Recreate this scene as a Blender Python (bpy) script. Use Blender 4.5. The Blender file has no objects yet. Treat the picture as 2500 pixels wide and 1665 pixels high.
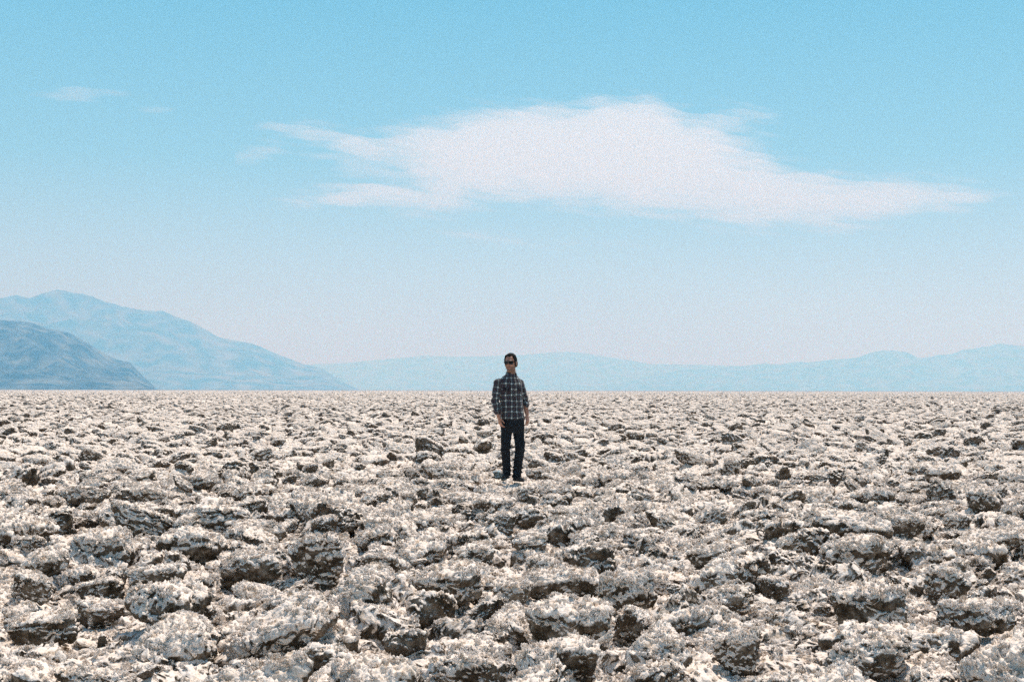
import bpy, bmesh, math, random
import numpy as np
from mathutils import Vector, Matrix, Euler

Q = 1.0                                     # mesh density of the salt crust
R = math.radians
sc = bpy.context.scene
C = sc.collection

# ------------------------------------------------------------------ camera, sky, sun, exposure
F_PX, W_PX, H_PX = 3472.0, 2500.0, 1665.0   # 50 mm on 36 mm film, in photograph pixels
CAM_Z = 1.40
HORIZON_Y = 952.3
cam_d = bpy.data.cameras.new('camera')
cam_d.lens = 50.0
cam_d.sensor_width = 36.0
cam_d.clip_end = 200000
cam_d.clip_start = 0.1
cam = bpy.data.objects.new('camera', cam_d)
C.objects.link(cam)
pitch = math.atan((HORIZON_Y - H_PX / 2) / F_PX)
ROLL = R(0.11)
cam.matrix_world = (Matrix.Translation((0, 0, CAM_Z)) @ Matrix.Rotation(math.pi / 2 + pitch, 4, 'X')
                    @ Matrix.Rotation(ROLL, 4, 'Z'))
sc.camera = cam

def az_el(px, py):
    """direction of a photograph pixel as (azimuth, tangent of elevation), y forward"""
    v = Vector(((px - W_PX / 2) / F_PX, (H_PX / 2 - py) / F_PX, -1.0))
    v = cam.matrix_world.to_3x3() @ v
    return math.atan2(v.x, v.y), v.z / math.hypot(v.x, v.y)

SUN_EL, SUN_AZ = 68.0, 28.0                # azimuth from the view axis, negative = left
sd = Vector((math.sin(R(SUN_AZ)) * math.cos(R(SUN_EL)), math.cos(R(SUN_AZ)) * math.cos(R(SUN_EL)), math.sin(R(SUN_EL))))
sl = bpy.data.lights.new('sun', 'SUN')
sl.energy = 5.0
sl.angle = R(0.53)
sl.color = (1.0, 0.955, 0.90)
so = bpy.data.objects.new('sun', sl)
so.rotation_euler = sd.to_track_quat('Z', 'Y').to_euler()
C.objects.link(so)

sc.view_settings.view_transform = 'Standard'
sc.view_settings.look = 'None'
sc.view_settings.exposure = 0.0
sc.view_settings.gamma = 1.0
sc.view_settings.use_curve_mapping = False
sc.render.engine = 'CYCLES'
cy = sc.cycles
cy.max_bounces = 6
cy.diffuse_bounces = 2
cy.glossy_bounces = 2
cy.transmission_bounces = 2
cy.transparent_max_bounces = 16
cy.volume_bounces = 4
cy.use_denoising = False
cy.use_adaptive_sampling = False
cy.sample_clamp_indirect = 6.0

world = bpy.data.worlds.new('World')
sc.world = world
world.use_nodes = True
nt = world.node_tree
for n in list(nt.nodes):
    nt.nodes.remove(n)
def N(t, kind, **kw):
    n = t.nodes.new(kind)
    for k, v in kw.items():
        setattr(n, k, v)
    return n
def link(t, a, b):
    t.links.new(a, b)
out = N(nt, 'ShaderNodeOutputWorld')
bg = N(nt, 'ShaderNodeBackground')
sky = N(nt, 'ShaderNodeTexSky', sky_type='NISHITA', sun_disc=False, sun_elevation=R(SUN_EL),
        sun_rotation=R(SUN_AZ), altitude=0.0, air_density=1.0, dust_density=0.6, ozone_density=1.0)
SKY_STRENGTH = 0.05
bg.inputs['Strength'].default_value = SKY_STRENGTH
geo = N(nt, 'ShaderNodeTexCoord')
sep = N(nt, 'ShaderNodeSeparateXYZ')
link(nt, geo.outputs['Generated'], sep.inputs[0])
ramp = N(nt, 'ShaderNodeValToRGB')
mr = N(nt, 'ShaderNodeMapRange')
mr.inputs['From Min'].default_value = 0.0
mr.inputs['From Max'].default_value = 0.5
link(nt, sep.outputs['Z'], mr.inputs['Value'])
link(nt, mr.outputs[0], ramp.inputs[0])
def srgb(r, g, b):
    f = lambda c: (c / 255) / 12.92 if c / 255 <= .04045 else ((c / 255 + .055) / 1.055) ** 2.4
    return (f(r), f(g), f(b), 1.0)
stops = [(0.0, (.58, .70, .84)), (.084, (.55, .68, .84)), (.18, (.42, .61, .80)), (.318, (.22, .51, .72)),
         (.54, (.11, .42, .66)), (.75, (.045, .23, .48)), (1.0, (.016, .09, .26))]
cr = ramp.color_ramp
while len(cr.elements) < len(stops):
    cr.elements.new(0.5)
for e, (p, c) in zip(cr.elements, stops):
    e.position = p
    e.color = (*c, 1)
# low sky as a measured hazy gradient, high sky from the sky texture
scl = N(nt, 'ShaderNodeVectorMath', operation='SCALE')
scl.inputs['Scale'].default_value = 1.0 / SKY_STRENGTH
link(nt, ramp.outputs[0], scl.inputs[0])
mixs = N(nt, 'ShaderNodeMix', data_type='RGBA')
mr2 = N(nt, 'ShaderNodeMapRange')
mr2.inputs['From Min'].default_value = 0.33
mr2.inputs['From Max'].default_value = 0.5
link(nt, sep.outputs['Z'], mr2.inputs['Value'])
link(nt, mr2.outputs[0], mixs.inputs['Factor'])
link(nt, scl.outputs[0], mixs.inputs['A'])
link(nt, sky.outputs[0], mixs.inputs['B'])
link(nt, mixs.outputs['Result'], bg.inputs['Color'])
link(nt, bg.outputs[0], out.inputs[0])

# ------------------------------------------------------------------ noise in numpy
rng0 = np.random.RandomState(7)
PERM = np.tile(rng0.permutation(256).astype(np.int32), 3)
GA = np.linspace(0, 2 * np.pi, 256, endpoint=False)
G2 = np.stack([np.cos(GA), np.sin(GA)], 1).astype(np.float32)
g3 = rng0.normal(size=(256, 3)); g3 /= np.linalg.norm(g3, axis=1)[:, None]
G3 = g3.astype(np.float32)
RND = rng0.random_sample((256, 4)).astype(np.float32)

def fade(t):
    return t * t * t * (t * (t * 6 - 15) + 10)

def noise2(x, y, s=0):
    xf = np.floor(x); yf = np.floor(y)
    fx = x - xf; fy = y - yf
    ix = (xf.astype(np.int32) + s * 37); iy = (yf.astype(np.int32) + s * 91)
    u = fade(fx); v = fade(fy)
    def g(dx, dy):
        h = PERM[PERM[(ix + dx) & 255] + ((iy + dy) & 255)]
        gg = G2[h]
        return gg[..., 0] * (fx - dx) + gg[..., 1] * (fy - dy)
    a = g(0, 0); b = g(1, 0); c = g(0, 1); d = g(1, 1)
    a += u * (b - a); c += u * (d - c)
    return (a + v * (c - a)) * 1.5

def fbm2(x, y, octs=4, s=0, gain=.5, ridged=False):
    t = 0; amp = 1.0; tot = 0
    for o in range(octs):
        n = noise2(x, y, s + o * 3)
        if ridged:
            n = 1 - 2 * np.abs(n)
        t = t + amp * n; tot += amp
        amp *= gain; x = x * 2.03 + 11.7; y = y * 2.03 - 5.3
    return t / tot

def worley2(x, y, s=0, jit=.95):
    """F1, F2, cell random values (4), offset vector from the nearest point"""
    xf = np.floor(x).astype(np.int32); yf = np.floor(y).astype(np.int32)
    f1 = np.full(x.shape, 9, np.float32); f2 = f1.copy()
    idn = np.zeros(x.shape, np.int32)
    ox = np.zeros(x.shape, np.float32); oy = ox.copy()
    for dx in (-1, 0, 1):
        for dy in (-1, 0, 1):
            h = PERM[PERM[(xf + dx + s * 17) & 255] + ((yf + dy + s * 59) & 255)]
            r = RND[h]
            vx = x - (xf + dx + .5 + (r[..., 0] - .5) * jit)
            vy = y - (yf + dy + .5 + (r[..., 1] - .5) * jit)
            d = vx * vx + vy * vy
            near = d < f1
            f2 = np.where(near, f1, np.minimum(f2, d))
            f1 = np.where(near, d, f1)
            idn = np.where(near, h, idn)
            ox = np.where(near, vx, ox); oy = np.where(near, vy, oy)
    return np.sqrt(f1), np.sqrt(f2), idn, ox, oy

def noise3(p, s=0):
    pf = np.floor(p); f = (p - pf).astype(np.float32)
    i = pf.astype(np.int32) + s * 31
    u = fade(f)
    def g(dx, dy, dz):
        h = PERM[PERM[PERM[(i[:, 0] + dx) & 255] + ((i[:, 1] + dy) & 255)] + ((i[:, 2] + dz) & 255)]
        gg = G3[h]
        return gg[:, 0] * (f[:, 0] - dx) + gg[:, 1] * (f[:, 1] - dy) + gg[:, 2] * (f[:, 2] - dz)
    L = lambda a, b, t: a + t * (b - a)
    return L(L(L(g(0, 0, 0), g(1, 0, 0), u[:, 0]), L(g(0, 1, 0), g(1, 1, 0), u[:, 0]), u[:, 1]),
             L(L(g(0, 0, 1), g(1, 0, 1), u[:, 0]), L(g(0, 1, 1), g(1, 1, 1), u[:, 0]), u[:, 1]), u[:, 2]) * 1.5

def fbm3(p, octs=3, s=0, ridged=False, gain=.5):
    t = 0; a = 1; tot = 0
    for o in range(octs):
        n = noise3(p, s + 5 * o)
        if ridged:
            n = 1 - 2 * np.abs(n)
        t = t + a * n; tot += a; a *= gain; p = p * 2.04 + 3.1
    return t / tot

def worley3(p, s=0):
    pf = np.floor(p).astype(np.int32)
    f1 = np.full(len(p), 9, np.float32); f2 = f1.copy()
    for dx in (-1, 0, 1):
        for dy in (-1, 0, 1):
            for dz in (-1, 0, 1):
                q = pf + np.array([dx, dy, dz])
                h = PERM[PERM[PERM[(q[:, 0] + s * 13) & 255] + (q[:, 1] & 255)] + (q[:, 2] & 255)]
                v = p - (q + RND[h][:, :3])
                d = (v * v).sum(1)
                near = d < f1
                f2 = np.where(near, f1, np.minimum(f2, d))
                f1 = np.where(near, d, f1)
    return np.sqrt(f1), np.sqrt(f2)

def smooth(a, b, x):
    t = np.clip((x - a) / (b - a), 0, 1)
    return t * t * (3 - 2 * t)

def grid_mesh(name, P, close=False, attr=None):
    """P: rows x cols x 3 -> quad mesh, flat shaded"""
    nr, nc = P.shape[:2]
    me = bpy.data.meshes.new(name)
    me.vertices.add(nr * nc)
    me.vertices.foreach_set('co', P.reshape(-1).astype(np.float32))
    cc = nc if close else nc - 1
    a = np.arange(nr - 1, dtype=np.int32)[:, None] * nc + np.arange(cc, dtype=np.int32)[None, :]
    b = np.arange(nr - 1, dtype=np.int32)[:, None] * nc + ((np.arange(cc, dtype=np.int32) + 1) % nc)[None, :]
    f = np.stack([a, b, b + nc, a + nc], -1).reshape(-1)
    nf = (nr - 1) * cc
    me.loops.add(nf * 4)
    me.loops.foreach_set('vertex_index', f)
    me.polygons.add(nf)
    me.polygons.foreach_set('loop_start', np.arange(nf, dtype=np.int32) * 4)
    if attr:
        for k, v in attr.items():
            me.attributes.new(k, 'FLOAT', 'POINT').data.foreach_set('value', v.reshape(-1).astype(np.float32))
    me.update(calc_edges=True)
    return me

def add_obj(name, me, mat=None, parent=None, **props):
    o = bpy.data.objects.new(name, me)
    C.objects.link(o)
    if mat:
        me.materials.append(mat)
    if parent:
        o.parent = parent
    for k, v in props.items():
        o[k] = v
    return o

# ------------------------------------------------------------------ materials
def new_mat(name):
    m = bpy.data.materials.new(name)
    m.use_nodes = True
    t = m.node_tree
    b = t.nodes['Principled BSDF']
    return m, t, b

def ramp_node(t, stops, interp='LINEAR'):
    r = N(t, 'ShaderNodeValToRGB')
    r.color_ramp.interpolation = interp
    while len(r.color_ramp.elements) < len(stops):
        r.color_ramp.elements.new(.5)
    for e, (p, c) in zip(r.color_ramp.elements, stops):
        e.position = p
        e.color = (*c, 1) if len(c) == 3 else c
    return r

def mix_rgb(t, fac, a, b, mode='MIX'):
    m = N(t, 'ShaderNodeMix', data_type='RGBA', blend_type=mode)
    for sock, v in (('Factor', fac), ('A', a), ('B', b)):
        if isinstance(v, (int, float)):
            m.inputs[sock].default_value = v
        elif isinstance(v, tuple):
            m.inputs[sock].default_value = (*v, 1)
        else:
            link(t, v, m.inputs[sock])
    return m.outputs['Result']

def noise_node(t, vec, scale, detail=4, rough=.55, out='Fac'):
    n = N(t, 'ShaderNodeTexNoise')
    n.inputs['Scale'].default_value = scale
    n.inputs['Detail'].default_value = detail
    n.inputs['Roughness'].default_value = rough
    link(t, vec, n.inputs['Vector'])
    return n.outputs[out]

def math_node(t, op, a, b=None, clamp=False):
    m = N(t, 'ShaderNodeMath', operation=op)
    m.use_clamp = clamp
    for i, v in enumerate((a, b)):
        if v is None:
            continue
        if isinstance(v, (int, float)):
            m.inputs[i].default_value = v
        else:
            link(t, v, m.inputs[i])
    return m.outputs[0]

def salt_material(name='salt_crust', tint=(1, 1, 1)):
    m, t, b = new_mat(name)
    g = N(t, 'ShaderNodeNewGeometry')
    pos = g.outputs['Position']
    at = N(t, 'ShaderNodeAttribute', attribute_name='froth')
    n_big = noise_node(t, pos, 2.2, 3, .6)
    n_mid = noise_node(t, pos, 14, 4, .65)
    n_fine = noise_node(t, pos, 70, 3, .7)
    # crystal crust pale, bare muddy salt browner, darkened further to deepen the shade
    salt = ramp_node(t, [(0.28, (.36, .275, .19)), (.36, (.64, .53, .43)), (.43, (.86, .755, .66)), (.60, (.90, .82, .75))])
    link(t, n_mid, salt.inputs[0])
    mud_shade = ramp_node(t, [(0.30, (.020, .015, .009)), (.43, (.054, .041, .028)), (.54, (.125, .10, .075)), (.66, (.27, .24, .205))])
    link(t, n_mid, mud_shade.inputs[0])
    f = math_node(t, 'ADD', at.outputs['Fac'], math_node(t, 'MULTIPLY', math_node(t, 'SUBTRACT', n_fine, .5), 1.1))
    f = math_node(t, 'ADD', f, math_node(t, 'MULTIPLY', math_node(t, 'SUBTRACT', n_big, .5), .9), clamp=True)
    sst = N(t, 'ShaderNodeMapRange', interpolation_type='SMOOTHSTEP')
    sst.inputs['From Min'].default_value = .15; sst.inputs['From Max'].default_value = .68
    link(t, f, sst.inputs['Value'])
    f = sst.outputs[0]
    col = mix_rgb(t, f, mud_shade.outputs[0], salt.outputs[0])
    # yellowish dust specks in the froth
    vor = N(t, 'ShaderNodeTexVoronoi', feature='F1')
    vor.inputs['Scale'].default_value = 55
    link(t, pos, vor.inputs['Vector'])
    speck = ramp_node(t, [(.0, (1, 1, 1)), (.22, (1, 1, 1)), (.36, (0, 0, 0))])
    link(t, vor.outputs['Distance'], speck.inputs[0])
    sp = math_node(t, 'MULTIPLY', speck.outputs[0], .22)
    col = mix_rgb(t, sp, col, (.30, .26, .17))
    col = mix_rgb(t, 1.0, col, tint, 'MULTIPLY')
    link(t, col, b.inputs['Base Color'])
    b.inputs['Roughness'].default_value = .9
    b.inputs['Specular IOR Level'].default_value = .2
    bump = N(t, 'ShaderNodeBump')
    bump.inputs['Strength'].default_value = .45
    bump.inputs['Distance'].default_value = .012
    hh = math_node(t, 'ADD', n_fine, math_node(t, 'MULTIPLY', vor.outputs['Distance'], .8))
    link(t, hh, bump.inputs['Height'])
    link(t, bump.outputs[0], b.inputs['Normal'])
    return m
M_SALT = salt_material()

# ------------------------------------------------------------------ where the big rocks stand
def ground_at(px, py, z=0.05):
    az, te = az_el(px, py)
    d = (CAM_Z - z) / max(-te, 1e-4)
    return math.sin(az) * d, math.cos(az) * d, d
# the rocks that stand out: centre x, base y, width, height (drawing units), shape, label
BIG = [
 (85, 1492, 150, 84, 2, 'flat topped salt block with a dark hollow front, at the left edge near the bottom'),
 (228, 1442, 112, 58, 9, 'dark shaded salt rock just right of the flat topped block at the lower left'),
 (736, 1356, 132, 128, 6, 'tallest salt slab left of centre, its broad shaded face turned to the viewer'),
 (568, 1346, 156, 76, 3, 'long salt slab with an overhanging brown edge, left of the tallest slab'),
 (585, 1248, 130, 52, 0, 'dark faced salt hump behind the long overhanging slab'),
 (682, 1442, 112, 76, 4, 'pointed dark salt rock directly below the tallest slab'),
 (338, 1372, 135, 70, 9, 'squarish pale salt block between the dark left lump and the long overhanging slab'),
 (62, 1386, 98, 66, 7, 'rounded dark salt lump at the left edge above the flat topped block'),
 (873, 1348, 90, 76, 4, 'small white frosted salt lump standing right of the tallest slab'),
 (1026, 1396, 152, 102, 2, 'broad bright salt mound in the middle foreground, below the standing man'),
 (1182, 1404, 92, 66, 4, 'rounded frosted lump right of the broad bright mound'),
 (1300, 1382, 206, 70, 11, 'long low salt slab behind the big pitted block'),
 (1312, 1508, 204, 132, 2, 'big pitted salt block near the bottom, right of the middle'),
 (1452, 1424, 132, 112, 7, 'leaning salt slab beside a deep dark hole, right of the big pitted block'),
 (213, 1606, 178, 66, 8, 'long slab with a brown front cut by the bottom edge at the left'),
 (1075, 1610, 220, 96, 5, 'brown fronted slab cut by the bottom edge in the middle'),
 (1982, 1318, 156, 84, 10, 'overhanging salt block with a black underside in the right half'),
 (2080, 1242, 90, 56, 9, 'dark brown salt hump behind the overhanging block at the right'),
 (2010, 1456, 168, 112, 2, 'arched salt mound with a dark hollow in its front at the right'),
 (2018, 1560, 196, 94, 0, 'wide dark fronted salt mound near the bottom right'),
 (2180, 1402, 98, 96, 6, 'upright salt rock with a bluish shaded side, right of the arched mound'),
 (1678, 1418, 132, 68, 0, 'white spiky salt mound between the leaning slab and the arched mound'),
 (1644, 1318, 100, 64, 9, 'dark sided square block behind the white spiky mound'),
 (2270, 1472, 156, 84, 7, 'craggy salt rock near the right edge with a pitted front'),
 (1708, 1546, 112, 98, 4, 'knobbly salt rock near the bottom, below the white spiky mound'),
 (947, 1116, 31, 40, 6, 'narrow upright rock left of the man, nearly egg shaped'),
 (1020, 1107, 96, 43, 0, 'arched salt hump between the narrow upright rock and the man'),
 (902, 1114, 46, 27, 9, 'small dark rock touching the left side of the narrow upright rock'),
 (1276, 1152, 88, 38, 3, 'dark wedge shaped slab in front of the man, to the right'),
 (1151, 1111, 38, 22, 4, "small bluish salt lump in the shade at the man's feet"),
 (1232, 1108, 46, 26, 5, "tilted salt slab just right of the man's shoes"),
 (460, 1130, 92, 40, 7, 'dark ridged rock in the middle distance left of the man'),
 (190, 1168, 84, 52, 2, 'bluish shaded block in the middle distance near the left edge'),
 (1314, 1212, 84, 48, 9, 'bluish faced upright slab right of the man in the middle distance'),
 (2160, 1112, 108, 44, 10, 'smooth rounded salt mound in the middle distance at the right'),
]
KD = 2500 / 2354
FEATURES = []
for (bx, by, bw, bh, sh_, lb) in BIG:
    x_, y_, d_ = ground_at(bx * KD, by * KD, .06)
    FEATURES.append((x_, y_ + bw * KD * d_ / F_PX * .3, bw * KD * d_ / F_PX * .5))

# ------------------------------------------------------------------ ground: one sheet to the horizon
MAN_X, MAN_Y = 0.02, 19.66
FOOT_Z = CAM_Z + az_el(1246.8, 1174.1)[1] * MAN_Y
def crust(x, y, detail=True):
    """displaced position and froth weight of the salt crust at plan position x, y"""
    x = x.astype(np.float32); y = y.astype(np.float32)
    base = .10 * fbm2(x / 5.0, y / 5.0, 2, 1)
    wx = x + .16 * fbm2(x / .45, y / .45, 2, 2); wy = y + .16 * fbm2(x / .45 + 9, y / .45 + 4, 2, 3)
    S = .60
    f1, f2, idn, ox, oy = worley2(wx / S, wy / S, 1)
    r = RND[idn]
    edge = f2 - f1
    e = smooth(.0, .42, edge)
    ta = r[..., 2] * 6.283; tm = .16 * r[..., 3]
    tilt = (np.cos(ta) * ox + (np.sin(ta) - .5) * oy) * S * tm * 2
    h = .0 + .11 * RND[(idn * 7 + 3) & 255][..., 2] ** 1.5
    w2 = np.exp(-((x - MAN_X) / .8) ** 2 - ((y - MAN_Y + 1.2) / 1.8) ** 2)
    z = base - .05 * (1 - e) + e * np.minimum(h + tilt, .29) * (1 - .6 * w2)
    lip = smooth(.45, .0, edge) * e * .05 * (h > .07)
    dl = np.sqrt(ox * ox + oy * oy) + 1e-4
    # smaller broken pieces
    S2 = .19
    g1, g2, gid, px, py = worley2(wx / S2, wy / S2, 5)
    e2 = smooth(.0, .28, g2 - g1)
    hr = RND[gid]
    z = z + e2 * (.045 * hr[..., 2] + .05 * (px * (hr[..., 0] - .5) + py * (hr[..., 3] - .5)))
    mid = fbm2(x / .13, y / .13, 2, 8, ridged=True)
    z = z + .022 * mid
    gx = ox / dl * lip + .018 * px * e2
    gy = oy / dl * lip + .018 * py * e2
    # the firm crust the man stands on
    wm = np.exp(-(((x - MAN_X - .03) / .26) ** 2 + ((y - MAN_Y) / .24) ** 2) ** 2)
    z = z + wm * (FOOT_Z - .035 - z) * .66
    froth = .15 + .6 * e + .25 * mid + .5 * wm
    if detail:
        k1, k2, kid, kx, ky = worley2(x / .042, y / .042, 9, .9)
        spk = np.clip(1 - k1 * 1.25, 0, 1) * (.3 + RND[kid][..., 2])
        et = .12 + .88 * smooth(.7, 1, e) * smooth(.3, .8, e2)
        z = z + .020 * spk * et
        q1, q2, qid, kx, ky = worley2(x / .019, y / .019, 19, .95)
        z = z + .014 * et * np.clip(1 - q1 * 1.25, 0, 1) * (.3 + RND[qid][..., 1])
        k1 = noise2(x / .017, y / .017, 4)
        z = z + .006 * k1 * et
        froth = froth + .35 * (spk - .35) + .12 * k1
        zz = z * 14
        gx = gx + .030 * noise2(y * 9 + 3, zz, 6) + .014 * noise2(y * 30 + x * 25, zz * 3, 16)
        gy = gy + .030 * noise2(x * 9 + 7, zz, 7) + .014 * noise2(x * 30 - y * 25, zz * 3, 17)
    return x + gx, y + gy, z, froth

def ground_height(x, y):
    a = np.atleast_1d(np.float32(x)); b = np.atleast_1d(np.float32(y))
    return crust(a, b, False)[2]

def geo_rows(segs):
    r = [segs[0][0]]
    for a, b, k in segs:
        while r[-1] < b:
            r.append(r[-1] * (1 + k))
    return np.array(r)
rows = geo_rows([(.5, 4.6, .03), (4.6, 15, .0008 / Q), (15, 60, .0015 / Q), (60, 400, .0018 / Q), (400, 2500, .012), (2500, 60000, .06)])
th = np.concatenate([np.linspace(-180, -42, 60, endpoint=False), np.linspace(-42, -23, 200, endpoint=False),
                     np.linspace(-23, 23, int(1300 * Q), endpoint=False), np.linspace(23, 42, 200, endpoint=False),
                     np.linspace(42, 180, 60, endpoint=False)])
th = np.radians(th)
Pg = np.zeros((len(rows), len(th), 3), np.float32)
Fr = np.zeros((len(rows), len(th)), np.float32)
HG = []
for i in range(0, len(rows), 100):
    rr = rows[i:i + 100, None]
    X = rr * np.sin(th)[None]; Y = rr * np.cos(th)[None]
    a, b_, z, fr = crust(X, Y)
    Pg[i:i + 100, :, 0] = a; Pg[i:i + 100, :, 1] = b_; Pg[i:i + 100, :, 2] = z
    Fr[i:i + 100] = fr
for (fx, fy, fr) in FEATURES:             # hollows round the big rocks
    d0 = math.hypot(fx, fy); a0 = math.atan2(fx, fy)
    i0, i1 = np.searchsorted(rows, (d0 - 4 * fr, d0 + 3 * fr)); j0, j1 = np.searchsorted(th, (a0 - 3.5 * fr / d0, a0 + 3.5 * fr / d0))
    sub = Pg[i0:i1, j0:j1]
    w = np.exp(-(((sub[..., 0] - fx) / (1.25 * fr)) ** 2 + ((sub[..., 1] - fy + .7 * fr) / (1.7 * fr)) ** 2) ** 2) * .8
    sub[..., 2] = sub[..., 2] * (1 - w) + w * (.045 + .25 * (sub[..., 2] - .1))
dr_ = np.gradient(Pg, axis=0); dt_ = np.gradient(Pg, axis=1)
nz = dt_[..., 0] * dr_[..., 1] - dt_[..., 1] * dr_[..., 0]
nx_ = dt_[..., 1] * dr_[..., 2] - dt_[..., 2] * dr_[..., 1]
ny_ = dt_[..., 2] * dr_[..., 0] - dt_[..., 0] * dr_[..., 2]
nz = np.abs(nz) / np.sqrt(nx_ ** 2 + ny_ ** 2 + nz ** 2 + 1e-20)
Fr = Fr * .9 + .75 * smooth(.15, .60, nz) - .62  # steep walls and gaps turn muddier, their shade deepened by colour too
Fr = Fr * (1 - .62 * smooth(350, 2500, rows))[:, None]
del dr_, dt_, nx_, ny_, nz
def pick_tufts(seed, r0, r1, half, count, s0, s1):
    rs = np.random.RandomState(seed)
    i0, i1 = np.searchsorted(rows, (r0, r1)); j0, j1 = np.searchsorted(th, (-R(half), R(half)))
    ii = np.searchsorted(rows, np.sqrt(rs.uniform(r0 ** 2, r1 ** 2, count))).clip(i0, i1)
    jj = rs.randint(j0, j1, count)
    k = Fr[ii, jj] > rs.uniform(.25, .75, count)
    p = Pg[ii[k], jj[k]].copy(); n = len(p)
    s_ = rs.uniform(s0, s1, n)
    return p, np.stack([rs.normal(0, .45, n), rs.normal(0, .45, n), rs.uniform(0, 6.28, n)], 1), s_[:, None] * rs.uniform(.7, 1.3, (n, 3))
TUFT_PTS = [pick_tufts(21, 5, 16, 22.5, 38000, .012, .026), pick_tufts(22, 16, 45, 22.5, 70000, .018, .04)]
me = grid_mesh('ground', Pg, close=True, attr={'froth': Fr})
add_obj('ground', me, M_SALT, kind='structure')
del Pg

# ------------------------------------------------------------------ salt rocks
def ico_np(sub):
    bm = bmesh.new()
    bmesh.ops.create_icosphere(bm, subdivisions=sub, radius=1)
    v = np.array([x.co[:] for x in bm.verts], np.float32)
    f = np.array([[l.index for l in x.verts] for x in bm.faces], np.int32)
    bm.free()
    return v, f
ICO = {}
def vnormals(v, f):
    n = np.cross(v[f[:, 1]] - v[f[:, 0]], v[f[:, 2]] - v[f[:, 0]])
    o = np.zeros_like(v)
    for k in range(3):
        np.add.at(o, f[:, k], n)
    return o / (np.linalg.norm(o, axis=1)[:, None] + 1e-9)

def rock_mesh(name, seed, dims=(1, .8, .5), sub=6, cuts=10, bites=3, froth_amp=.05):
    """broken, weathered block of rock salt, unit-sized (radius about 1)"""
    if sub not in ICO:
        ICO[sub] = ico_np(sub)
    u, f = ICO[sub]
    rs = np.random.RandomState(seed)
    v = np.sign(u) * np.abs(u) ** .8
    v = v / np.linalg.norm(v, axis=1)[:, None] ** .6
    off = rs.uniform(-50, 50, 3).astype(np.float32)
    v = v * (1 + .28 * fbm3(u * 1.3 + off, 2, 1))[:, None]
    for k in range(cuts):
        n = rs.normal(size=3); n[2] *= .7; n /= np.linalg.norm(n)
        d = rs.uniform(.45, .8)
        s = v @ n - d
        v = v - np.where(s > 0, s * .97, 0)[:, None] * n
    nt_ = np.array([rs.normal(0, .12), rs.normal(0, .12), 1.0]); nt_ /= np.linalg.norm(nt_)
    s = v @ nt_ - .42
    v = v - np.where(s > 0, s * .8, 0)[:, None] * nt_
    v[:, :2] *= (1 - rs.uniform(-.1, .28) * smooth(.15, -.75, v[:, 2]))[:, None]
    v = v * np.array(dims)
    for k in range(bites):
        a = rs.uniform(0, 6.28)
        c = np.array([math.cos(a) * dims[0], math.sin(a) * dims[1], rs.uniform(-.5, .25) * dims[2]]) * rs.uniform(.8, 1.1)
        rad = rs.uniform(.22, .5) * dims[1]
        dv = v - c
        dist = np.linalg.norm(dv, axis=1)
        inside = dist < rad
        push = (rad - dist) * .85
        dr = -c / np.linalg.norm(c)
        v = v + np.where(inside, push, 0)[:, None] * dr
    nrm = vnormals(v, f)
    v = v + nrm * (.155 * fbm3(v * 3.0 + off, 4, 3, ridged=True, gain=.58) + .06 * fbm3(v * 7.5 + off, 2, 33))[:, None]
    nrm = vnormals(v, f)
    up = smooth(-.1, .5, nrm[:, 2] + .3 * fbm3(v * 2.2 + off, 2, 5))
    w1, w2 = worley3(v * 9 + off, 2)
    x1, x2 = worley3(v * 21 + off, 4)
    sp = np.clip(1 - w1 * 1.2, 0, 1) * .45 + np.clip(1 - x1 * 1.3, 0, 1) * .6
    dirn = nrm * .6 + np.array([0, 0, .55])
    v = v + dirn * (froth_amp * 2.2 * (sp - .25) * (.18 + .82 * up))[:, None]
    v = v + nrm * (.034 * fbm3(v * 13 + off, 3, 9, gain=.65))[:, None]
    fr = -.10 + 1.1 * up + .36 * fbm3(v * 2.6 + off, 2, 23) * (1 - .6 * up) + .5 * (sp - .35) * up  # sides and undersides muddier, which also paints their shade darker
    me = bpy.data.meshes.new(name)
    me.vertices.add(len(v)); me.vertices.foreach_set('co', v.reshape(-1).astype(np.float32))
    me.loops.add(len(f) * 3); me.loops.foreach_set('vertex_index', f.reshape(-1))
    me.polygons.add(len(f)); me.polygons.foreach_set('loop_start', np.arange(len(f), dtype=np.int32) * 3)
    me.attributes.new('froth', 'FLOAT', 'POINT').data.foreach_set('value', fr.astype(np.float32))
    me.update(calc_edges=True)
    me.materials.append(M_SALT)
    k = np.where((nrm[:, 2] > .35) & (fr > .5))[0]
    UP_PTS[name, seed] = v[k]
    return me
UP_PTS = {}

DIMS = [(1, .8, .52), (1, .65, .6), (.9, .9, .6), (1.15, .55, .5), (.85, .8, .75), (1.1, .85, .42), (.85, .6, .8),
        (1, .75, .5), (1.25, .75, .45), (.9, .7, .66), (1.0, 1.0, .45), (1.15, .95, .42),
        (1, .9, .65), (.9, .8, .7), (1.1, .9, .6), (.8, .8, .7), (1, .7, .62), (1.2, .8, .55), (.9, .9, .5), (1, .6, .75)]
PROTO = [rock_mesh('salt_rock', 100 + i, d, 6, cuts=9 + i % 4, bites=2 + i % 3) for i, d in enumerate(DIMS)]


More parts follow.
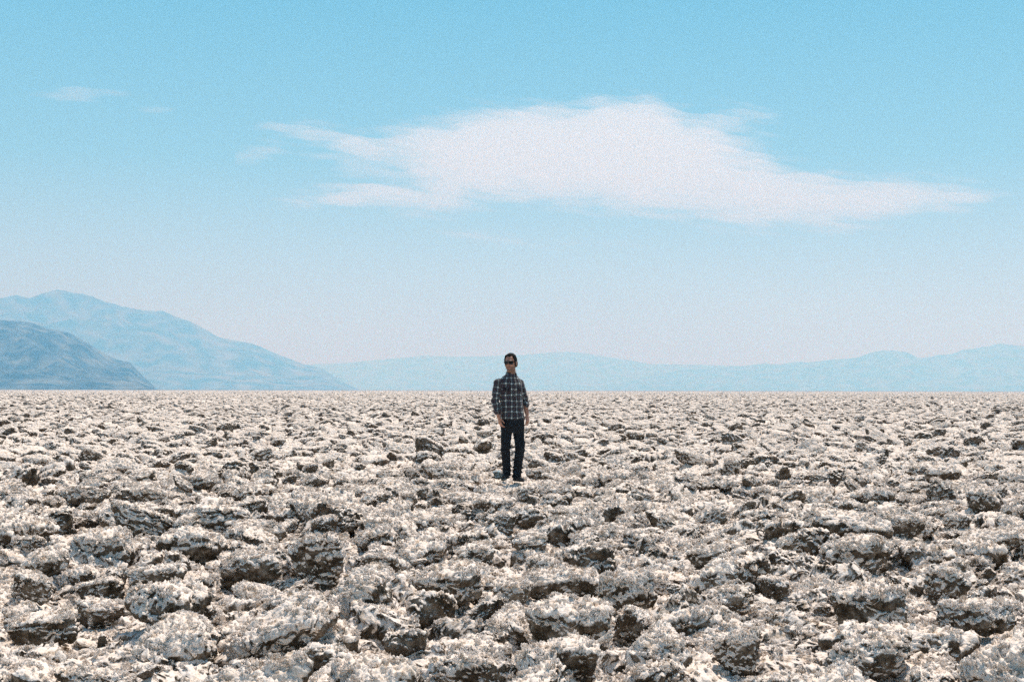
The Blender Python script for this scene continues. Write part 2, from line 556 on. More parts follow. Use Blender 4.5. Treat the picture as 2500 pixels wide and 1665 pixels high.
def rubble(name, pts, rot, scl, idx, protos, **props):
    """one object of uncountable rubble: a point mesh whose geometry nodes set a shared rock mesh on each point"""
    me = bpy.data.meshes.new(name)
    me.vertices.add(len(pts)); me.vertices.foreach_set('co', pts.reshape(-1).astype(np.float32))
    me.attributes.new('rot', 'FLOAT_VECTOR', 'POINT').data.foreach_set('vector', rot.reshape(-1).astype(np.float32))
    me.attributes.new('scl', 'FLOAT_VECTOR', 'POINT').data.foreach_set('vector', scl.reshape(-1).astype(np.float32))
    me.attributes.new('pick', 'INT', 'POINT').data.foreach_set('value', idx.astype(np.int32))
    me.update()
    o = add_obj(name, me, M_SALT, **props)
    ng = bpy.data.node_groups.new(name + '_nodes', 'GeometryNodeTree')
    ng.interface.new_socket('Geometry', in_out='INPUT', socket_type='NodeSocketGeometry')
    ng.interface.new_socket('Geometry', in_out='OUTPUT', socket_type='NodeSocketGeometry')
    gi = N(ng, 'NodeGroupInput'); go = N(ng, 'NodeGroupOutput')
    gti = N(ng, 'GeometryNodeGeometryToInstance')
    for p in reversed(protos):
        oi = N(ng, 'GeometryNodeObjectInfo')
        oi.inputs['Object'].default_value = p
        link(ng, oi.outputs['Geometry'], gti.inputs[0])
    ip = N(ng, 'GeometryNodeInstanceOnPoints')
    link(ng, gi.outputs[0], ip.inputs['Points'])
    link(ng, gti.outputs[0], ip.inputs['Instance'])
    ip.inputs['Pick Instance'].default_value = True
    for nm, sock, ty in (('pick', 'Instance Index', 'INT'), ('rot', 'Rotation', 'FLOAT_VECTOR'), ('scl', 'Scale', 'FLOAT_VECTOR')):
        na = N(ng, 'GeometryNodeInputNamedAttribute', data_type=ty)
        na.inputs['Name'].default_value = nm
        link(ng, na.outputs[0], ip.inputs[sock])
    link(ng, ip.outputs[0], go.inputs[0])
    md = o.modifiers.new('scatter', 'NODES')
    md.node_group = ng
    return o

# scattered pieces
def scatter(seed, r0, r1, half_deg, spacing, smin, smax, cover=.6, power=1.6, lift=(-.32, 0), tilt=.2):
    rs = np.random.RandomState(seed)
    xm = r1 * math.sin(R(half_deg))
    nx = int(2 * xm / spacing); ny = int((r1 - r0 * .8) / spacing)
    gx, gy = np.meshgrid(np.linspace(-xm, xm, nx), np.linspace(r0 * .8, r1, ny))
    gx = gx.ravel() + rs.uniform(-.5, .5, gx.size) * spacing
    gy = gy.ravel() + rs.uniform(-.5, .5, gy.size) * spacing
    rr = np.hypot(gx, gy)
    k = (rr > r0) & (rr < r1) & (np.abs(np.degrees(np.arctan2(gx, gy))) < half_deg)
    clump = noise2(gx.astype(np.float32) / 1.3, gy.astype(np.float32) / 1.3, 40)
    k &= rs.uniform(-.9, cover, gx.size) < clump
    k &= np.hypot(gx - MAN_X, (gy - MAN_Y + .15) * .8) > .42
    for (fx, fy, fr) in FEATURES:
        # rows of rubble do not stand over or just in front of the big rocks
        k &= np.hypot((gx - fx) / 1.0, (gy - fy + fr * .45) / 1.25) > fr
    gx, gy = gx[k], gy[k]
    n = len(gx)
    s = smin * (smax / smin) ** (rs.uniform(0, 1, n) ** power)
    ok = np.ones(n, bool)
    for (fx, fy, fr) in FEATURES:
        ox_ = np.abs(gx - fx); oy_ = fy - gy
        ok &= ~((np.hypot(ox_, oy_) < fr * .8 + s * .7) | ((ox_ < fr * .8 + s * .5) & (oy_ > 0) & (oy_ < fr * .9 + s * 1.5)))
    gx, gy, s = gx[ok], gy[ok], s[ok]; n = len(gx)
    z = ground_height(gx, gy) + s * rs.uniform(lift[0], lift[1], n)
    rot = np.stack([rs.normal(0, tilt, n), rs.normal(0, tilt, n), rs.uniform(0, 6.283, n)], 1)
    scl = s[:, None] * rs.uniform(.8, 1.2, (n, 3))
    return np.stack([gx, gy, z], 1), rot, scl


def verts_of(me):
    a = np.empty(len(me.vertices) * 3, np.float32); me.vertices.foreach_get('co', a)
    return a.reshape(-1, 3)

# ------------------------------------------------------------------ crystal tufts of the froth
def tuft_mesh(name, seed):
    rs = np.random.RandomState(seed)
    vs, fs = [], []
    for k in range(26):
        a = rs.uniform(0, 6.283); rr = math.sqrt(rs.uniform(0, 1)) * .8
        c = np.array([math.cos(a) * rr, math.sin(a) * rr, -.25])
        d = np.array([math.cos(a) * rr * .7 + rs.normal(0, .25), math.sin(a) * rr * .7 + rs.normal(0, .25), 1.0]); d /= np.linalg.norm(d)
        L = rs.uniform(.45, 1.1) * (1.1 - .5 * rr); w = rs.uniform(.13, .24)
        e1 = np.cross(d, [1, .2, 0]); e1 /= np.linalg.norm(e1); e2 = np.cross(d, e1)
        n0 = len(vs)
        for h, ww in ((0, w), (.45, w * 1.15), (.8, w * .8)):
            for q in range(4):
                t_ = q * math.pi / 2 + h * 2 + rs.uniform(-.3, .3)
                vs.append(c + d * L * h + (e1 * math.cos(t_) + e2 * math.sin(t_)) * ww * rs.uniform(.75, 1.2))
        vs.append(c + d * L)
        for l in range(2):
            for q in range(4):
                fs.append((n0 + l * 4 + q, n0 + l * 4 + (q + 1) % 4, n0 + l * 4 + 4 + (q + 1) % 4, n0 + l * 4 + 4 + q))
        for q in range(4):
            fs.append((n0 + 8 + q, n0 + 8 + (q + 1) % 4, n0 + 12))
    me = bpy.data.meshes.new(name)
    me.from_pydata([tuple(v) for v in vs], [], fs)
    fr = np.array([.95 + .3 * v[2] for v in vs], np.float32)
    me.attributes.new('froth', 'FLOAT', 'POINT').data.foreach_set('value', fr)
    me.materials.append(M_SALT)
    return me
TUFTS = [tuft_mesh('salt_crystal_tuft', 40 + i) for i in range(6)]

# ------------------------------------------------------------------ far mountains
def rock_mat(name, c1, c2, scale):
    m, t, b = new_mat(name)
    g = N(t, 'ShaderNodeNewGeometry')
    n = noise_node(t, g.outputs['Position'], scale, 6, .6)
    r = ramp_node(t, [(.40, c1), (.66, c2)])
    link(t, n, r.inputs[0])
    link(t, r.outputs[0], b.inputs['Base Color'])
    b.inputs['Roughness'].default_value = 1
    b.inputs['Specular IOR Level'].default_value = 0
    return m

def mountain(name, prof, D, depth, mat, gully, seed, base=0, front=.5, jag=1.0):
    """range whose skyline passes through the photograph pixels prof, its crest D metres away"""
    az = []; te = []
    for x, y in prof:
        a, e = az_el(x, y)
        az.append(a); te.append(e)
    az = np.array(az); te = np.array(te)
    A = np.linspace(az[0], az[-1], 900)
    T = np.maximum(np.interp(A, az, te), -.001)
    k = np.ones(9) / 9
    T = np.convolve(np.pad(T, 4, 'edge'), k, 'valid')
    T = T * (1 + .05 * jag * fbm2((A * D / gully * 1.6), A * 0 + seed, 4, seed)) 
    S = np.linspace(-1, 1, 220)
    rr = D + depth * np.where(S < 0, S * front, S)
    X = rr[:, None] * np.sin(A)[None]; Y = rr[:, None] * np.cos(A)[None]
    body = (1 - np.abs(S)) ** 1.15
    crest = T * D + CAM_Z
    n1 = fbm2(X / gully, Y / gully, 5, seed, ridged=True)
    n2 = fbm2(X / (gully * 2.7) + 5, Y / (gully * 2.7), 3, seed + 9)
    z = crest[None] * body[:, None] * (1 + .30 * n2 * (1 - body[:, None])) + crest[None] * .42 * (n1 - .2) * (body * (1.15 - body))[:, None] * 2
    z = z + crest[None] * .03 * jag * (n1 - .3)
    # skyline kept on the ridge line
    elev = (z - CAM_Z) / rr[:, None]
    cur = elev.max(0)
    fac = np.clip(T / np.maximum(cur, 1e-4), .2, 3)
    kk = np.ones(15) / 15
    fac = np.convolve(np.pad(fac, 7, 'edge'), kk, 'valid')
    z = z * fac[None]
    z = np.where((np.abs(S) > .98)[:, None], -30, z)
    me = grid_mesh(name, np.stack([X, Y, z], -1))
    me.polygons.foreach_set('use_smooth', np.ones(len(me.polygons), bool))
    return add_obj(name, me, mat, kind='structure')

M_NEAR = rock_mat('dark_desert_rock', (.003, .010, .016), (.17, .185, .17), .011)
M_FAR = rock_mat('brown_desert_rock', (.012, .016, .02), (.22, .20, .17), .0052)
K = 2500 / 2354
def P_(l):
    return [(x * K, y * K) for x, y in l]
near_l = P_([(-700, 700), (-420, 690), (-200, 705), (-60, 728), (0, 737), (40, 738), (75, 742), (110, 757), (130, 760), (160, 765), (200, 787), (240, 812), (270, 828), (300, 833), (315, 850), (330, 866), (342, 876), (352, 886), (364, 897)])
mid_l = P_([(-900, 720), (-500, 690), (-250, 690), (-60, 698), (-20, 690), (0, 688), (35, 678), (68, 685), (100, 672), (135, 665), (175, 674), (210, 681), (240, 693), (290, 706), (340, 716), (375, 715), (410, 730), (440, 740), (480, 762), (500, 775), (545, 783), (585, 790), (640, 815), (700, 838), (737, 846), (773, 869), (800, 884), (826, 896)])
far_c = P_([(560, 842), (640, 838), (720, 837), (760, 836), (800, 834), (850, 830), (920, 824), (975, 817), (1040, 820), (1100, 819), (1150, 816), (1200, 817), (1250, 812), (1300, 809), (1350, 813), (1400, 821), (1450, 828), (1490, 837), (1540, 838), (1640, 839), (1730, 842), (1800, 846), (1900, 852)])
far_r = P_([(1380, 893), (1480, 866), (1560, 852), (1640, 845), (1700, 843), (1760, 834), (1790, 838), (1830, 829), (1870, 830), (1920, 826), (1970, 824), (2000, 812), (2040, 806), (2085, 808), (2115, 824), (2150, 816), (2190, 814), (2215, 803), (2250, 800), (2290, 794), (2354, 796), (2450, 790), (2600, 800), (2800, 770), (3100, 790)])
far_b = P_([(1900, 850), (2000, 830), (2060, 822), (2110, 822), (2140, 824), (2190, 830), (2354, 826), (2600, 830)])
mountain('near_hill', near_l, 6200, 2200, M_NEAR, 420, 3, front=.75)
mountain('mountain_range', mid_l, 13500, 3600, M_FAR, 1100, 5, front=.75, jag=.5)
mountain('distant_range', far_c, 26000, 6000, M_FAR, 2600, 8, jag=1.0)
mountain('farther_range', far_b, 30000, 5000, M_FAR, 1900, 17, jag=.8)
mountain('eastern_range', far_r, 21000, 5000, M_FAR, 1500, 12, jag=1.8)

# ------------------------------------------------------------------ clouds: flat sheets of vapour high above the valley
def vol_mat(name, dens, aniso=.3):
    m = bpy.data.materials.new(name)
    m.use_nodes = True
    t = m.node_tree
    for n in list(t.nodes):
        t.nodes.remove(n)
    o = N(t, 'ShaderNodeOutputMaterial')
    v = N(t, 'ShaderNodeVolumePrincipled')
    v.inputs['Density'].default_value = dens
    v.inputs['Anisotropy'].default_value = aniso
    v.inputs['Color'].default_value = (1, 1, 1, 1)
    link(t, v.outputs[0], o.inputs['Volume'])
    return m, v
CLOUD_DENS = .002
M_CLOUD, _ = vol_mat('cloud_vapour', CLOUD_DENS)
CLOUD_H = 2600.0
def poly_sd(px, py, poly):
    """signed distance, positive inside"""
    n = len(poly); d = np.full(px.shape, 1e9); ins = np.zeros(px.shape, bool)
    for i in range(n):
        x0, y0 = poly[i]; x1, y1 = poly[(i + 1) % n]
        ex, ey = x1 - x0, y1 - y0
        t = np.clip(((px - x0) * ex + (py - y0) * ey) / (ex * ex + ey * ey), 0, 1)
        # y distances count more: the wisps are long and flat
        d = np.minimum(d, np.hypot((px - x0 - t * ex) * .42, py - y0 - t * ey))
        c = ((y0 > py) != (y1 > py)) & (px < ex * (py - y0) / (ey + 1e-9) + x0)
        ins ^= c
    return np.where(ins, d, -d)

def cloud(name, x0, x1, y0, y1, nx, ny, thick, shapes, seed, label):
    """closed sheet between the photograph pixels x0..x1, y0..y1, thickness from drawn outline and streak noise"""
    xs = np.linspace(x0, x1, nx); ys = np.linspace(y0, y1, ny)
    PX, PY = np.meshgrid(xs, ys)
    m3 = np.array(cam.matrix_world.to_3x3())
    v = np.stack([(PX - W_PX / 2) / F_PX, (H_PX / 2 - PY) / F_PX, -np.ones_like(PX)], -1) @ m3.T
    k = (CLOUD_H - CAM_Z) / v[..., 2]
    X = v[..., 0] * k; Y = v[..., 1] * k
    qx = PX / 100.0; qy = PY / 100.0
    wx = PX + 20 * fbm2(qx * .6, qy * 3.0, 4, seed); wy = PY + 11 * fbm2(qx * .6 + 7, qy * 2.6, 4, seed + 1)
    t = np.zeros_like(PX)
    for poly, soft, amt in shapes:
        poly = P_(poly)
        sd_ = poly_sd(wx, wy, poly)
        st = .5 + .5 * fbm2(qx * .7 + qy * .9, qy * 6.0 - qx * .7, 5, seed + 4)
        t = np.maximum(t, smooth(-.55, .95, sd_ / soft + (st - .5) * 1.8) * smooth(-soft * 1.1, soft * .15, sd_) * amt)
    T = -np.log(1 - np.clip(t, 0, .94)) * v[..., 2] / np.hypot(v[..., 0], v[..., 1]) / CLOUD_DENS
    top = np.stack([X, Y, CLOUD_H + T * .6], -1); bot = np.stack([X, Y, CLOUD_H - T * .4 - .001], -1)
    V = np.concatenate([top.reshape(-1, 3), bot.reshape(-1, 3)])
    idx = np.arange(ny * nx).reshape(ny, nx)
    a, b, c, d = idx[:-1, :-1], idx[:-1, 1:], idx[1:, 1:], idx[1:, :-1]
    keep = (t[:-1, :-1] + t[:-1, 1:] + t[1:, 1:] + t[1:, :-1]) > 1e-4
    q = np.stack([a, b, c, d], -1)[keep]
    off = ny * nx
    faces = [q, q[:, ::-1] + off]
    # rim walls where a kept face has no kept neighbour
    kp = np.pad(keep, 1)
    for (dy, dx, e0, e1) in ((-1, 0, a, b), (1, 0, c, d), (0, 1, b, c), (0, -1, d, a)):
        nb = kp[1 + dy:kp.shape[0] - 1 + dy, 1 + dx:kp.shape[1] - 1 + dx]
        m = keep & ~nb
        faces.append(np.stack([e1[m], e0[m], e0[m] + off, e1[m] + off], -1))
    Fq = np.concatenate(faces)
    used = np.unique(Fq); rem = np.full(len(V), -1); rem[used] = np.arange(len(used))
    V = V[used]; Fq = rem[Fq]
    me = bpy.data.meshes.new(name)
    me.vertices.add(len(V)); me.vertices.foreach_set('co', V.astype(np.float32).ravel())
    me.loops.add(Fq.size); me.loops.foreach_set('vertex_index', Fq.astype(np.int32).ravel())
    me.polygons.add(len(Fq)); me.polygons.foreach_set('loop_start', np.arange(len(Fq), dtype=np.int32) * 4)
    me.update(calc_edges=True)
    return add_obj(name, me, M_CLOUD, kind='structure')

main_poly = [(700, 462), (760, 440), (860, 425), (960, 432), (900, 395), (860, 375), (760, 355), (745, 335), (650, 305), (640, 292), (720, 300), (860, 318),
             (980, 290), (1060, 266), (1140, 255), (1300, 250), (1400, 232), (1500, 240), (1600, 268), (1700, 258), (1740, 280), (1650, 290),
             (1720, 320), (1760, 365), (1850, 390), (1940, 410), (2100, 418), (2270, 446), (2180, 480), (2060, 500), (1900, 524), (1720, 520), (1600, 500),
             (1450, 490), (1300, 470), (1180, 462), (1060, 470), (1000, 486), (900, 474), (860, 462), (760, 470)]
cloud('large_cloud', 540 * K, 2380 * K, 190 * K, 560 * K, 1100, 420, 260,
      [(main_poly, 62, .90),
       ([(690, 466), (780, 438), (880, 426), (1000, 438), (1120, 460), (1000, 484), (900, 472), (780, 474)], 24, .82),
       ([(1850, 430), (1950, 414), (2100, 420), (2310, 447), (2180, 484), (2060, 500), (1850, 520)], 36, .80),
       ([(625, 290), (720, 303), (860, 326), (1000, 325), (900, 356), (760, 328), (650, 306)], 24, .38),
       ([(740, 345), (900, 375), (1000, 425), (900, 432), (800, 405)], 40, .42),
       ([(1640, 268), (1690, 252), (1740, 262), (1770, 284), (1700, 296), (1650, 290)], 30, .35), ([(520, 362), (560, 350), (640, 338), (650, 352), (580, 372)], 30, .35),
       ([(630, 296), (700, 285), (780, 300), (760, 322), (690, 320)], 30, .4)], 21, '')
cloud('wisp_cloud', 30 * K, 420 * K, 190 * K, 270 * K, 300, 90, 120,
      [([(80, 215), (150, 205), (240, 208), (270, 218), (200, 226), (140, 224)], 26, .5), ([(340, 252), (370, 247), (400, 252), (370, 256)], 20, .4)], 31, '')
cloud('thin_streak_cloud', 980 * K, 1560 * K, 510 * K, 600 * K, 400, 110, 120,
      [([(1010, 535), (1080, 532), (1160, 545), (1200, 560), (1150, 562), (1080, 548)], 30, .42), ([(1220, 562), (1280, 558), (1320, 562), (1280, 570)], 26, .3),
       ([(1400, 560), (1450, 556), (1480, 562)], 24, .25)], 41, '')

# ------------------------------------------------------------------ the big rocks, each a thing of its own
BIG_T = [[], [], [], []]
for n_, (bx, by, bw, bh, sh_, lb) in enumerate(BIG):
    x_, y_, d_ = ground_at(bx * KD, by * KD, .06)
    w_ = bw * KD * d_ / F_PX; h_ = bh * KD * d_ / F_PX
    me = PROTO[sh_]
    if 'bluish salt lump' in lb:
        me = me.copy(); me.materials.clear(); me.materials.append(salt_material('shade_tinted_salt', (.62, .92, 1.15)))  # blue of the man's shadow put into this lump's salt colour
    v = verts_of(me)
    rs = np.random.RandomState(500 + n_)
    yaw = rs.uniform(-.35, .35) + (math.pi if rs.rand() < .5 else 0)
    rm = np.array(Euler((rs.normal(0, .06), rs.normal(0, .06), yaw)).to_matrix())
    p = v @ rm.T
    ext = p.max(0) - p.min(0)
    sx = w_ * 1.04 / ext[0]; sz = (h_ * 1.12) / ext[2]
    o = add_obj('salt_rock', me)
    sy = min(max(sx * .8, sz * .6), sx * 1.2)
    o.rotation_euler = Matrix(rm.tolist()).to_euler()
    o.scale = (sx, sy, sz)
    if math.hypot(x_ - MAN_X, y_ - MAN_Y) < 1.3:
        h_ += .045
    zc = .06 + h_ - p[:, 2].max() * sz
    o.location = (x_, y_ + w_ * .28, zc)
    o['label'] = lb; o['category'] = 'rock'; o['group'] = 'large rocks standing out of the salt crust'
    BIG_T[0].append(np.array(o.location)); BIG_T[1].append(np.array(o.rotation_euler)); BIG_T[2].append(np.array(o.scale)); BIG_T[3].append(sh_)

# ------------------------------------------------------------------ rubble and crystal froth, too many to count
def source(name, me):
    return bpy.data.objects.new(name, me)
SRC = [source('salt_rock_shape', m) for m in PROTO]
TSRC = [source('salt_tuft_shape', m) for m in TUFTS]
def cat(parts):
    return [np.concatenate([p[i] for p in parts]) for i in range(3)]
pts, rot, scl = cat([scatter(52, 4.8, 16, 27, .375, .15, .34, .38, 1.3, (.0, .48), .22), scatter(17, 16, 40, 27, .37, .13, .31, .34, 1.3, (-.1, .42), .23), scatter(16, 4.8, 30, 27, 1.1, .10, .18, .3, 1.2, (.3, .7), .35), scatter(14, 4.8, 18, 27, .20, .035, .10, .3, 1.6, (-.2, .4), .5), scatter(18, 18, 40, 27, .24, .05, .14), scatter(12, 40, 130, 31, .40, .13, .32, .34, 1.2, (-.15, .42), .25), scatter(13, 130, 420, 31, .62, .14, .42, .6, 1.6, (-.2, .3)), scatter(15, 420, 1500, 31, 1.7, .25, .7)])
ix = np.random.RandomState(3).randint(0, len(PROTO), len(pts))
rubble('salt_rubble', pts, rot, scl, ix, SRC, kind='stuff')

def on_rocks(seed, P_, R_, S_, I_, rmax, per):
    rs = np.random.RandomState(seed); o = [[], [], []]
    keys = list(UP_PTS)
    for p, r_, s_, i_ in zip(P_, R_, S_, I_):
        if math.hypot(p[0], p[1]) > rmax:
            continue
        up = UP_PTS[keys[i_]]
        n = min(int(per * (s_.mean() / .2) ** 2), len(up))
        q = up[rs.randint(0, len(up), n)] * s_
        q = q @ np.array(Euler(r_).to_matrix()).T + p
        s2 = rs.uniform(.010, .024, n)
        o[0].append(q); o[1].append(np.stack([rs.normal(0, .45, n), rs.normal(0, .45, n), rs.uniform(0, 6.28, n)], 1)); o[2].append(s2[:, None] * rs.uniform(.7, 1.3, (n, 3)))
    return [np.concatenate(k) for k in o]
TUFT_PTS.append(on_rocks(31, pts, rot, scl, ix, 22, 90))
TUFT_PTS.append(on_rocks(32, *BIG_T, 22, 120))
pts, rot, scl = cat(TUFT_PTS)
rubble('salt_crystal_froth', pts, rot, scl, np.random.RandomState(4).randint(0, 6, len(pts)), TSRC, kind='stuff')


# ------------------------------------------------------------------ the man
PX_M = 5.662e-3 / 4.355                     # metres per unit of the drawing the joints were read from
def J(zx, zy, y=0.0):
    return Vector(((zx - 465) * PX_M, y, (1455 - zy) * PX_M))

def frame_from(d, hint):
    d = d.normalized()
    a = hint - d * hint.dot(d)
    a.normalize()
    return d, a, d.cross(a)

def add_ell(bm, c, r, rot=None, sub=3):
    m = Matrix.Translation(c) @ (rot.to_4x4() if rot else Matrix.Identity(4)) @ Matrix.Diagonal((*[q * (HS if rot else 1) for q in r], 1))
    bmesh.ops.create_icosphere(bm, subdivisions=sub, radius=1, matrix=m)

def add_taper(bm, p0, p1, r0, r1, seg=14, flat=1.0, hint=Vector((1, 0, 0))):
    """round-ended tapering limb piece; flat squeezes it across hint"""
    p0, p1 = Vector(p0), Vector(p1)
    d, a, b = frame_from(p1 - p0, hint if abs((p1 - p0).normalized().dot(hint)) < .95 else Vector((0, 1, 0)))
    rings = []
    L = (p1 - p0).length
    for k in range(4):
        t = math.pi / 2 * (k + .35) / 4.35
        rings.append((-r0 * math.cos(t), r0 * math.sin(t)))
    for k in range(7):
        rings.append((L * k / 6, r0 + (r1 - r0) * k / 6))
    for k in range(4):
        t = math.pi / 2 * (3 - k + .35) / 4.35
        rings.append((L + r1 * math.cos(t), r1 * math.sin(t)))
    vs = []
    for off, r in rings:
        vs.append([bm.verts.new(p0 + d * off + a * math.cos(q * 2 * math.pi / seg) * r * flat + b * math.sin(q * 2 * math.pi / seg) * r) for q in range(seg)])
    for A_, B_ in zip(vs, vs[1:]):
        for q in range(seg):
            bm.faces.new((A_[q], A_[(q + 1) % seg], B_[(q + 1) % seg], B_[q]))
    bm.faces.new(vs[0][::-1]); bm.faces.new(vs[-1])

def add_loft(bm, secs, rot=0.0, seg=32, power=2.4):
    """stacked superellipse sections (centre, half width, half depth)"""
    vs = []
    for c, hw, hd in secs:
        row = []
        for q in range(seg):
            a = q * 2 * math.pi / seg
            x = math.copysign(abs(math.cos(a)) ** (2 / power), math.cos(a)) * hw
            y = math.copysign(abs(math.sin(a)) ** (2 / power), math.sin(a)) * hd
            v = Matrix.Rotation(rot, 3, 'Z') @ Vector((x, y, 0)) + Vector(c)
            row.append(bm.verts.new(v))
        vs.append(row)
    for A_, B_ in zip(vs, vs[1:]):
        for q in range(seg):
            bm.faces.new((A_[q], A_[(q + 1) % seg], B_[(q + 1) % seg], B_[q]))
    bm.faces.new(vs[0][::-1]); bm.faces.new(vs[-1])

def fuse(name, bm, voxel, smooth_it=4):
    """weld overlapping pieces into one continuous surface"""
    bmesh.ops.recalc_face_normals(bm, faces=bm.faces)
    me = bpy.data.meshes.new(name + '_raw'); bm.to_mesh(me); bm.free()
    o = bpy.data.objects.new(name + '_raw', me); C.objects.link(o)
    r = o.modifiers.new('r', 'REMESH'); r.mode = 'VOXEL'; r.voxel_size = voxel
    if smooth_it:
        s = o.modifiers.new('s', 'SMOOTH'); s.iterations = smooth_it; s.factor = .5
    dg = bpy.context.evaluated_depsgraph_get()
    out_me = bpy.data.meshes.new_from_object(o.evaluated_get(dg))
    out_me.name = name
    bpy.data.objects.remove(o); bpy.data.meshes.remove(me)
    out_me.materials.clear()
    out_me.polygons.foreach_set('use_smooth', np.ones(len(out_me.polygons), bool))
    return out_me

def verts_np(me):
    a = np.empty(len(me.vertices) * 3, np.float32); me.vertices.foreach_get('co', a)
    return a.reshape(-1, 3)
def normals_np(me):
    a = np.empty(len(me.vertices) * 3, np.float32); me.vertices.foreach_get('normal', a)
    return a.reshape(-1, 3)
def set_verts(me, v):
    me.vertices.foreach_set('co', v.astype(np.float32).ravel()); me.update()

# joints (right = his right, on the left of the picture)
TY = R(27)                                   # torso turned towards the right of the picture
sh_r = J(326, 418, -.075); el_r = J(303, 600, -.10); wr_r = J(337, 772, -.14)
sh_l = J(560, 418, .085); el_l = J(608, 590, .13); wr_l = J(638, 752, .07)
hip_r = J(424, 850, -.035); kn_r = J(410, 1118, -.055); an_r = J(424, 1352, .01)
hip_l = J(536, 850, .04); kn_l = J(565, 1092, -.02); an_l = J(528, 1392, .01)
head_c = J(461, 205, -.02)
neck0 = J(470, 345, .01)

HS = 1.03
def head_m(v):
    return head_c + (Matrix.Rotation(R(-17), 3, 'Z') @ Matrix.Rotation(R(-2), 3, 'Y')) @ (Vector(v) * HS)
HROT = Matrix.Rotation(R(-17), 3, 'Z') @ Matrix.Rotation(R(-2), 3, 'Y')

def hand(bm, wrist, d, palm_n, thumb_dir, curl, spread, size=1.0):
    """palm, four unequal bent fingers and a thumb leaving the side of the palm"""
    d = d.normalized()
    t = (thumb_dir - d * thumb_dir.dot(d)).normalized()
    n = d.cross(t)
    if n.dot(palm_n) < 0:
        n = -n
    L = .088 * size
    for k in range(4):                       # palm from four metacarpal rays
        o = (k - 1.5) * -.0185 * size
        add_taper(bm, wrist + t * o * .55, wrist + d * L + t * o, .0135 * size, .0115 * size, 10)
    add_taper(bm, wrist + t * .012 + d * .015, wrist + t * .026 + d * .045 + n * .006, .014, .012, 10)
    lens = (.070, .079, .073, .058)
    for k in range(4):
        o = (1.5 - k) * .0195 * size
        p = wrist + d * (L + (-.004 if k in (0, 3) else .002)) + t * o
        ang = 0.0
        fd = (d + t * (1.5 - k) * spread).normalized()
        seg_l = (.46, .30, .24)
        for s_ in range(3):
            ang += curl[k] * (1.0, 1.25, .8)[s_]
            v = (fd * math.cos(ang) + n * math.sin(ang)).normalized()
            q = p + v * lens[k] * size * seg_l[s_]
            add_taper(bm, p, q, (.0088, .0082, .0074)[s_] * size, (.0082, .0074, .0064)[s_] * size, 8)
            p = q
    p = wrist + d * .026 + t * .026 + n * .004
    for v, l_, r_ in (((t * .75 + d * .75 + n * .30), .036, .0105), ((t * .35 + d * .95 + n * .35), .030, .0095), ((t * .05 + d * 1.0 + n * .4), .024, .0085)):
        q = p + v.normalized() * l_ * size
        add_taper(bm, p, q, r_, r_ * .92, 8)
        p = q

